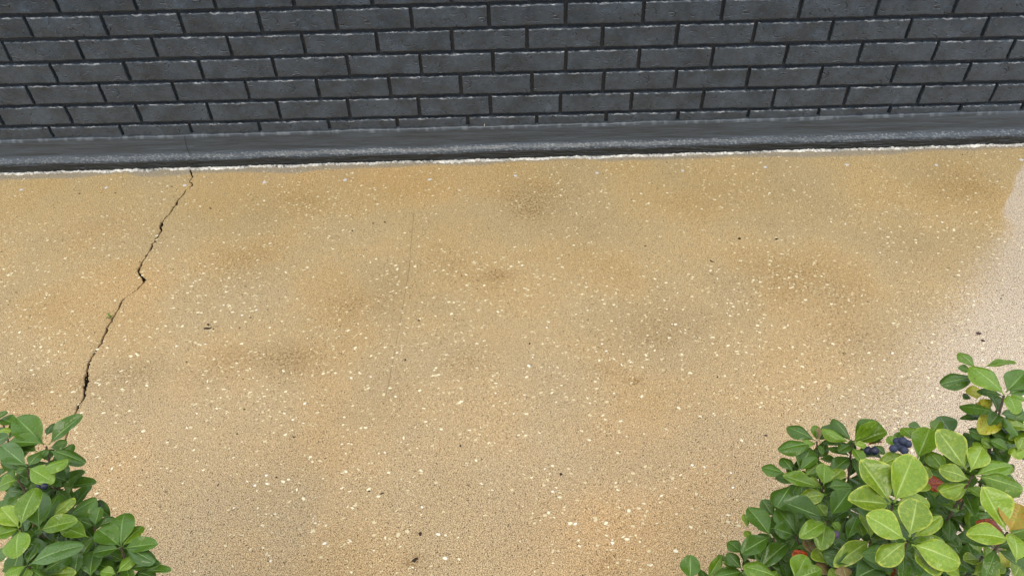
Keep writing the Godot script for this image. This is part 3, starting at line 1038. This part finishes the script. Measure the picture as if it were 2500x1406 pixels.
	rosette(left, 961, 686, 1830)
	leaf(left, 971, 686, 1841, 947, 692, 1834, 24, "b")
	leaf(left, 960, 686, 1828, 961, 691, 1807, 15, "d")
	leaf(left, 982, 686, 1864, 992, 700, 1843, 18, "d")
	leaf(left, 964, 666, 1861, 943, 672, 1840, 15, "p")
	leaf(left, 955, 666, 1821, 944, 670, 1807, 13, "d")
	rosette(left, 953, 746, 1877)
	leaf(left, 953, 746, 1878, 936, 752, 1887, 25, "g")
	leaf(left, 942, 736, 1869, 926, 740, 1865, 18, "d")
	leaf(left, 938, 726, 1865, 954, 729, 1873, 14, "d")
	rosette(left, 996, 726, 1933)
	leaf(left, 1001, 732, 1936, 988, 749, 1896, 32, "d")
	leaf(left, 1004, 735, 1939, 1048, 746, 1932, 22, "g")
	leaf(left, 984, 706, 1913, 987, 716, 1877, 19, "d")
	leaf(left, 1006, 727, 1918, 1023, 735, 1895, 17, "l")
	leaf(left, 988, 716, 1929, 985, 721, 1945, 14, "d")
	leaf(left, 985, 706, 1925, 1009, 711, 1940, 18, "d")
	rosette(left, 992, 751, 1945)
	leaf(left, 993, 754, 1946, 964, 762, 1924, 22, "l")
	leaf(left, 991, 751, 1946, 974, 758, 1957, 22, "g")
	leaf(left, 998, 757, 1951, 1008, 764, 1982, 31, "g")
	leaf(left, 998, 759, 1948, 997, 775, 1904, 28, "g")
	leaf(left, 979, 736, 1935, 951, 744, 1912, 23, "d")
	leaf(left, 983, 736, 1940, 999, 740, 1950, 16, "d")
	rosette(left, 1043, 697, 1915)
	leaf(left, 1006, 700, 1901, 1034, 710, 1881, 31, "d")
	leaf(left, 1042, 697, 1913, 1018, 702, 1905, 22, "d")
	leaf(left, 1044, 699, 1914, 1043, 704, 1891, 17, "d")
	leaf(left, 1018, 687, 1874, 1050, 687, 1894, 18, "d")
	leaf(left, 1046, 705, 1932, 1012, 713, 1921, 22, "g")
	leaf(left, 1042, 692, 1912, 1066, 699, 1903, 12, "d")
	rosette(left, 1087, 697, 1942)
	leaf(left, 1089, 701, 1943, 1078, 716, 1904, 34, "d")
	leaf(left, 1089, 699, 1942, 1102, 707, 1917, 26, "g")
	leaf(left, 1089, 705, 1944, 1057, 713, 1924, 28, "d")
	leaf(left, 1090, 705, 1947, 1064, 713, 1955, 21, "d")
	leaf(left, 1092, 701, 1945, 1134, 711, 1944, 20, "d")
	leaf(left, 1095, 703, 1946, 1136, 711, 1963, 20, "b")
	rosette(left, 1086, 682, 1966)
	leaf(left, 1090, 690, 1970, 1105, 697, 1951, 18, "g")
	leaf(left, 1086, 682, 1966, 1054, 690, 1954, 20, "d")
	leaf(left, 1089, 690, 1971, 1072, 694, 1970, 14, "g")
	leaf(left, 1099, 685, 1962, 1139, 694, 1961, 16, "d")
	leaf(left, 1116, 682, 1965, 1153, 690, 1967, 13, "d")
	leaf(left, 1108, 679, 1965, 1131, 684, 1970, 16, "b")
	rosette(left, 1017, 742, 1986)
	leaf(left, 1024, 752, 1991, 1073, 767, 1969, 28, "b")
	leaf(left, 1015, 742, 1985, 1015, 749, 1960, 15, "d")
	leaf(left, 1019, 747, 1988, 1002, 753, 2000, 18, "g")
	leaf(left, 1017, 742, 1987, 1019, 745, 2001, 16, "g")
	leaf(left, 1014, 737, 1985, 1041, 742, 2000, 15, "d")
	rosette(left, 1043, 697, 1975)
	leaf(left, 1030, 702, 1972, 1031, 707, 1952, 20, "y")
	leaf(left, 1049, 702, 1979, 1044, 708, 1954, 24, "b")
	leaf(left, 1036, 687, 1946, 1045, 693, 1925, 19, "d")
	leaf(left, 1062, 692, 1976, 1053, 701, 1943, 25, "d")
	leaf(left, 1020, 707, 1981, 1049, 714, 1978, 16, "l")
	leaf(left, 1018, 667, 1918, 1003, 670, 1909, 16, "d")
	rosette(left, 867, 716, 1772)
	leaf(left, 848, 716, 1764, 864, 721, 1752, 11, "d")
	leaf(left, 879, 706, 1764, 852, 712, 1756, 19, "d")
	leaf(left, 886, 736, 1816, 904, 742, 1808, 19, "b")
	leaf(left, 873, 726, 1788, 890, 729, 1789, 12, "l")
	rosette(right, 1983, 643, 1771)
	leaf(right, 1979, 648, 1773, 1946, 657, 1752, 24, "d")
	leaf(right, 1978, 646, 1777, 1926, 656, 1785, 26, "d")
	leaf(right, 1984, 643, 1769, 1987, 648, 1746, 15, "g")
	leaf(right, 1984, 646, 1771, 1991, 650, 1751, 8, "p")
	leaf(right, 1990, 633, 1763, 2024, 641, 1742, 22, "d")
	leaf(right, 1978, 648, 1777, 1958, 652, 1780, 12, "g")
	leaf(right, 1988, 638, 1770, 2016, 645, 1772, 11, "d")
	leaf(right, 1984, 643, 1776, 1985, 646, 1791, 9, "d")
	leaf(right, 1984, 633, 1772, 1982, 636, 1789, 13, "d")
	rosette(right, 2020, 663, 1789)
	leaf(right, 2014, 669, 1792, 1983, 678, 1773, 19, "g")
	leaf(right, 2019, 666, 1789, 2005, 675, 1753, 21, "d")
	leaf(right, 2017, 671, 1794, 2056, 681, 1768, 16, "g")
	leaf(right, 2020, 667, 1792, 2066, 678, 1781, 21, "g")
	leaf(right, 2028, 653, 1780, 2071, 664, 1760, 38, "d")
	leaf(right, 2021, 658, 1788, 2002, 662, 1796, 18, "d")
	leaf(right, 2017, 673, 1797, 2032, 677, 1802, 11, "l")
	leaf(right, 2042, 658, 1789, 2064, 664, 1784, 5, "r")
	leaf(right, 2017, 666, 1798, 2021, 671, 1824, 18, "g")
	rosette(right, 1949, 633, 1812)
	leaf(right, 1946, 638, 1814, 1971, 646, 1783, 31, "d")
	leaf(right, 1946, 641, 1817, 1974, 648, 1798, 16, "d")
	leaf(right, 1951, 639, 1824, 1976, 645, 1807, 19, "g")
	leaf(right, 1928, 636, 1818, 1899, 643, 1808, 23, "d")
	leaf(right, 1940, 633, 1813, 1931, 638, 1791, 20, "d")
	leaf(right, 1979, 613, 1784, 1974, 617, 1765, 17, "d")
	rosette(right, 1957, 668, 1860)
	leaf(right, 1949, 678, 1866, 1903, 688, 1853, 22, "g")
	leaf(right, 1957, 672, 1859, 1966, 678, 1830, 24, "g")
	leaf(right, 1969, 668, 1851, 1991, 674, 1833, 19, "l")
	leaf(right, 1961, 671, 1861, 1991, 678, 1860, 22, "d")
	leaf(right, 1957, 670, 1871, 1924, 676, 1877, 21, "l")
	leaf(right, 1960, 658, 1852, 1948, 662, 1840, 13, "l")
	leaf(right, 1917, 671, 1856, 1890, 673, 1886, 30, "d")
	leaf(right, 1940, 648, 1843, 1932, 651, 1861, 14, "d")
	rosette(right, 1933, 702, 1925)
	leaf(right, 1926, 712, 1928, 1878, 724, 1912, 24, "b")
	leaf(right, 1936, 707, 1922, 1967, 717, 1893, 26, "d")
	leaf(right, 1936, 697, 1918, 1927, 702, 1904, 14, "g")
	leaf(right, 1926, 710, 1932, 1894, 717, 1948, 20, "g")
	leaf(right, 1927, 708, 1932, 1912, 714, 1961, 24, "g")
	leaf(right, 1936, 705, 1929, 1942, 708, 1938, 12, "g")
	leaf(right, 1944, 693, 1917, 1968, 698, 1907, 14, "d")
	rosette(right, 1886, 637, 1912)
	leaf(right, 1882, 640, 1911, 1862, 650, 1874, 32, "d")
	leaf(right, 1880, 643, 1913, 1840, 645, 1933, 24, "d")
	leaf(right, 1860, 627, 1892, 1861, 631, 1872, 10, "l")
	leaf(right, 1863, 622, 1904, 1857, 625, 1894, 12, "l")
	rosette(right, 1914, 642, 1911)
	leaf(right, 1913, 645, 1910, 1898, 654, 1878, 27, "d")
	leaf(right, 1909, 648, 1914, 1885, 654, 1907, 23, "d")
	leaf(right, 1918, 637, 1907, 1910, 645, 1877, 17, "d")
	leaf(right, 1894, 637, 1882, 1884, 643, 1860, 20, "d")
	leaf(right, 1925, 622, 1897, 1941, 628, 1877, 12, "d")
	leaf(right, 1920, 632, 1907, 1929, 636, 1916, 12, "d")
	rosette(right, 1853, 587, 1929)
	leaf(right, 1857, 587, 1906, 1843, 592, 1890, 21, "d")
	leaf(right, 1852, 587, 1928, 1837, 593, 1907, 19, "d")
	leaf(right, 1852, 591, 1933, 1813, 599, 1941, 22, "d")
	leaf(right, 1864, 577, 1909, 1882, 582, 1895, 17, "d")
	leaf(right, 1858, 587, 1919, 1857, 591, 1902, 11, "d")
	leaf(right, 1849, 577, 1921, 1831, 581, 1915, 13, "g")
	rosette(right, 1807, 562, 1934)
	leaf(right, 1788, 562, 1929, 1792, 576, 1901, 27, "d")
	leaf(right, 1811, 562, 1928, 1831, 581, 1907, 15, "g")
	leaf(right, 1841, 567, 1908, 1830, 570, 1898, 8, "d")
	rosette(right, 1876, 622, 1936)
	leaf(right, 1910, 627, 1912, 1867, 636, 1939, 22, "d")
	leaf(right, 1905, 622, 1924, 1918, 627, 1908, 17, "d")
	leaf(right, 1877, 602, 1926, 1896, 609, 1899, 16, "d")
	leaf(right, 1876, 612, 1933, 1868, 617, 1917, 14, "d")
	leaf(right, 1877, 617, 1937, 1898, 622, 1938, 16, "d")
	leaf(right, 1885, 622, 1946, 1878, 625, 1957, 10, "g")
	rosette(right, 1878, 682, 1992)
	leaf(right, 1862, 687, 1988, 1825, 696, 1974, 25, "g")
	leaf(right, 1877, 690, 1990, 1897, 697, 1966, 26, "g")
	leaf(right, 1876, 692, 1992, 1908, 700, 1984, 20, "g")
	leaf(right, 1906, 662, 1964, 1896, 668, 1944, 23, "r")
	leaf(right, 1918, 667, 1953, 1914, 673, 1931, 16, "p")
	leaf(right, 1901, 672, 1968, 1902, 675, 1955, 10, "r")
	rosette(right, 1925, 682, 1973)
	leaf(right, 1923, 684, 1971, 1916, 690, 1952, 27, "l")
	leaf(right, 1958, 688, 1968, 1920, 697, 1961, 25, "b")
	leaf(right, 1923, 677, 1981, 1913, 682, 1967, 18, "p")
	leaf(right, 1932, 682, 1989, 1925, 686, 1976, 15, "l")
	rosette(right, 1973, 783, 1952)
	leaf(right, 1966, 793, 1956, 1943, 812, 1914, 39, "l")
	leaf(right, 1970, 793, 1956, 2003, 812, 1910, 38, "l")
	leaf(right, 1964, 795, 1959, 1916, 805, 1959, 28, "l")
	leaf(right, 1973, 788, 1956, 2009, 797, 1955, 23, "l")
	leaf(right, 1972, 786, 1958, 1974, 790, 1975, 18, "g")
	leaf(right, 2015, 763, 1927, 2033, 768, 1911, 19, "l")
	leaf(right, 2029, 758, 1908, 2044, 763, 1893, 17, "l")
	rosette(right, 1961, 803, 2006)
	leaf(right, 1954, 813, 2010, 1921, 826, 1988, 33, "l")
	leaf(right, 1958, 815, 2008, 1976, 829, 1973, 32, "l")
	leaf(right, 1965, 806, 2005, 2002, 816, 1981, 18, "l")
	leaf(right, 1954, 813, 2012, 1919, 820, 2033, 22, "l")
	leaf(right, 1958, 813, 2015, 1995, 822, 2036, 32, "l")
	leaf(right, 1964, 803, 2012, 1979, 803, 2042, 26, "l")
	leaf(right, 1972, 788, 1999, 2002, 797, 2006, 18, "g")
	rosette(right, 2076, 783, 1918)
	leaf(right, 2068, 789, 1915, 2046, 810, 1874, 39, "l")
	leaf(right, 2068, 793, 1920, 2097, 802, 1888, 25, "l")
	leaf(right, 2059, 798, 1933, 2033, 806, 1921, 23, "l")
	leaf(right, 2074, 788, 1922, 2119, 800, 1911, 22, "g")
	leaf(right, 2075, 791, 1924, 2109, 804, 1946, 31, "g")
	leaf(right, 2063, 787, 1931, 2027, 794, 1941, 19, "l")
	leaf(right, 2065, 781, 1933, 2038, 786, 1943, 11, "l")
	leaf(right, 2082, 773, 1919, 2104, 782, 1936, 12, "g")
	leaf(right, 2069, 775, 1928, 2075, 780, 1943, 16, "g")
	rosette(right, 2079, 703, 1850)
	leaf(right, 2070, 708, 1846, 2099, 718, 1806, 32, "g")
	leaf(right, 2055, 713, 1845, 2018, 720, 1854, 19, "l")
	leaf(right, 2084, 698, 1811, 2076, 704, 1792, 22, "g")
	leaf(right, 2098, 704, 1810, 2083, 708, 1803, 19, "l")
	leaf(right, 2105, 694, 1792, 2087, 698, 1786, 17, "b")
	leaf(right, 2108, 701, 1803, 2127, 706, 1784, 17, "g")
	leaf(right, 2139, 694, 1802, 2133, 701, 1773, 30, "b")
	leaf(right, 2096, 709, 1868, 2086, 717, 1838, 24, "g")
	leaf(right, 2097, 699, 1862, 2081, 705, 1846, 13, "g")
	leaf(right, 2042, 693, 1830, 2032, 698, 1816, 18, "d")
	leaf(right, 2065, 683, 1809, 2060, 687, 1795, 17, "g")
	leaf(right, 2065, 683, 1805, 2079, 688, 1790, 13, "g")
	rosette(right, 2089, 728, 1916)
	leaf(right, 2049, 733, 1908, 2074, 733, 1932, 25, "g")
	leaf(right, 2084, 718, 1888, 2060, 723, 1889, 23, "r")
	leaf(right, 2076, 728, 1911, 2085, 732, 1917, 8, "r")
	leaf(right, 2093, 708, 1876, 2072, 714, 1868, 16, "d")
	leaf(right, 2094, 728, 1922, 2081, 735, 1953, 14, "g")
	leaf(right, 2116, 714, 1925, 2104, 722, 1901, 22, "g")
	leaf(right, 2072, 688, 1930, 2078, 695, 1955, 28, "d")
	leaf(right, 2052, 678, 1972, 2076, 685, 1971, 21, "d")
	rosette(right, 2052, 823, 2009)
	leaf(right, 2044, 833, 2013, 2032, 852, 1975, 34, "l")
	leaf(right, 2046, 835, 2015, 2064, 846, 1992, 31, "o")
	leaf(right, 2041, 835, 2024, 2007, 844, 2016, 25, "l")
	leaf(right, 2055, 813, 2004, 2035, 820, 1992, 15, "r")
	leaf(right, 2039, 831, 2044, 2052, 839, 2017, 21, "l")
	leaf(right, 2056, 818, 2009, 2072, 823, 2006, 17, "g")
	rosette(right, 2054, 763, 2004)
	leaf(right, 2051, 768, 2003, 2047, 774, 1984, 18, "l")
	leaf(right, 2045, 771, 2011, 2027, 775, 2012, 15, "l")
	leaf(right, 2054, 766, 2005, 2067, 770, 2001, 18, "l")
	leaf(right, 2025, 778, 2030, 2052, 786, 2027, 21, "l")
	leaf(right, 2018, 768, 2029, 2010, 773, 2016, 17, "l")
	leaf(right, 2068, 773, 2033, 2082, 779, 2017, 19, "l")
	leaf(right, 2068, 763, 2018, 2084, 769, 2000, 17, "y")
	leaf(right, 2089, 748, 1993, 2077, 753, 1983, 16, "p")
	leaf(right, 2059, 763, 2015, 2071, 767, 2018, 14, "l")
	rosette(right, 1941, 723, 2013)
	leaf(right, 1922, 737, 2015, 1957, 747, 2000, 28, "b")
	leaf(right, 1968, 728, 2008, 1963, 734, 1987, 17, "g")
	leaf(right, 1920, 727, 2009, 1919, 731, 1996, 19, "p")
	leaf(right, 1970, 718, 1986, 1954, 723, 1973, 15, "g")
	leaf(right, 1995, 723, 2004, 1991, 728, 1986, 17, "r")
	leaf(right, 1967, 726, 2009, 1980, 729, 2000, 11, "r")
	leaf(right, 1948, 723, 1982, 1914, 729, 1992, 12, "b")
	leaf(right, 2001, 713, 2002, 2015, 717, 1992, 18, "l")
	rosette(right, 1964, 723, 1961)
	leaf(right, 1957, 735, 1969, 1914, 739, 1993, 21, "l")
	leaf(right, 1961, 731, 1965, 1965, 739, 1931, 17, "l")
	leaf(right, 1959, 718, 1956, 1960, 722, 1941, 14, "g")
	leaf(right, 1944, 708, 1954, 1964, 715, 1927, 15, "d")
	leaf(right, 1961, 713, 1968, 1985, 719, 1959, 15, "g")
	leaf(right, 1973, 708, 1952, 1993, 713, 1943, 13, "d")
	rosette(right, 2149, 804, 1823)
	leaf(right, 2140, 798, 1774, 2129, 807, 1753, 24, "g")
	leaf(right, 2142, 814, 1830, 2118, 829, 1793, 34, "g")
	leaf(right, 2132, 801, 1791, 2088, 805, 1799, 23, "d")
	leaf(right, 2138, 794, 1775, 2119, 798, 1774, 12, "d")
	leaf(right, 2149, 801, 1775, 2189, 806, 1772, 11, "g")
	leaf(right, 2150, 809, 1822, 2179, 822, 1800, 28, "d")
	leaf(right, 2150, 810, 1826, 2172, 816, 1820, 16, "d")
	leaf(right, 2147, 812, 1827, 2145, 817, 1854, 20, "g")
	leaf(right, 2160, 789, 1812, 2133, 796, 1805, 13, "d")
	rosette(right, 2168, 769, 1807)
	leaf(right, 2139, 772, 1804, 2141, 779, 1785, 19, "y")
	leaf(right, 2139, 764, 1796, 2131, 767, 1789, 13, "d")
	leaf(right, 2159, 774, 1805, 2139, 777, 1814, 14, "y")
	leaf(right, 2145, 772, 1811, 2131, 774, 1817, 9, "o")
	leaf(right, 2160, 769, 1806, 2170, 772, 1800, 8, "y")
	rosette(right, 2176, 749, 1819)
	leaf(right, 2153, 751, 1817, 2127, 757, 1814, 19, "b")
	leaf(right, 2160, 764, 1821, 2132, 765, 1842, 26, "y")
	leaf(right, 2150, 767, 1842, 2181, 776, 1843, 19, "l")
	leaf(right, 2143, 749, 1852, 2126, 756, 1835, 20, "b")
	leaf(right, 2165, 754, 1854, 2142, 761, 1843, 18, "d")
	leaf(right, 2153, 757, 1869, 2135, 763, 1857, 16, "d")
	leaf(right, 2192, 739, 1795, 2200, 744, 1809, 17, "b")
	leaf(right, 2188, 749, 1818, 2208, 754, 1809, 18, "d")
	leaf(right, 2156, 764, 1875, 2173, 769, 1857, 15, "l")
	leaf(right, 2116, 749, 1864, 2133, 753, 1853, 17, "g")
	leaf(right, 2143, 739, 1822, 2131, 741, 1834, 11, "b")
	leaf(right, 2174, 752, 1843, 2153, 759, 1829, 16, "d")
	leaf(right, 2187, 758, 1835, 2156, 764, 1858, 17, "g")
	leaf(right, 2175, 755, 1857, 2157, 761, 1848, 18, "g")
	leaf(right, 2201, 753, 1813, 2191, 759, 1798, 17, "d")
	leaf(right, 2212, 755, 1795, 2199, 760, 1785, 16, "g")
	leaf(right, 2192, 751, 1821, 2179, 756, 1811, 14, "b")
	leaf(right, 2173, 761, 1866, 2149, 765, 1878, 16, "l")
	leaf(right, 2147, 753, 1861, 2130, 758, 1850, 16, "g")
	leaf(right, 2179, 744, 1829, 2196, 749, 1814, 16, "d")
	var far_left := []
	for k in 9: far_left.append(Vector3(rng.randf_range(-0.42, -0.10), rng.randf_range(0.62, 0.74), rng.randf_range(-0.20, 0.16)))
	var far_right := []
	for k in 9: far_right.append(Vector3(rng.randf_range(0.16, 0.46), rng.randf_range(0.62, 0.76), rng.randf_range(-0.22, 0.14)))
	shrub_inside(left, far_left)
	shrub_inside(right, far_right)
	var berry := paint(.012, .016, .035, 0.38, 0.5)
	var bloom := paint(.045, .055, .095, 0.55, 0.4)
	var plum := paint(.16, .11, .17, 0.6, 0.4)
	berry_cluster(left, [Vector4(0.9812, 0.7414, 1.8838, 0.0085), Vector4(0.9937, 0.7495, 1.8896, 0.0084), Vector4(0.9921, 0.7454, 1.8820, 0.0084), Vector4(0.9709, 0.7413, 1.8750, 0.0086)], berry)
	berry_cluster(right, [Vector4(2.0488, 0.7182, 1.8259, 0.0104), Vector4(2.0517, 0.7262, 1.8308, 0.0104), Vector4(2.0583, 0.7223, 1.8326, 0.0104), Vector4(2.0502, 0.7182, 1.8358, 0.0104), Vector4(2.0355, 0.7261, 1.8419, 0.0102), Vector4(2.0500, 0.7222, 1.8422, 0.0103), Vector4(2.0490, 0.7182, 1.8313, 0.0104)], bloom)
	berry_cluster(right, [Vector4(2.0079, 0.7179, 1.8388, 0.0109), Vector4(2.0111, 0.7260, 1.8444, 0.0108)], berry)
	berry_cluster(right, [Vector4(1.9365, 0.7025, 1.9438, 0.0089)], plum)
	litter()
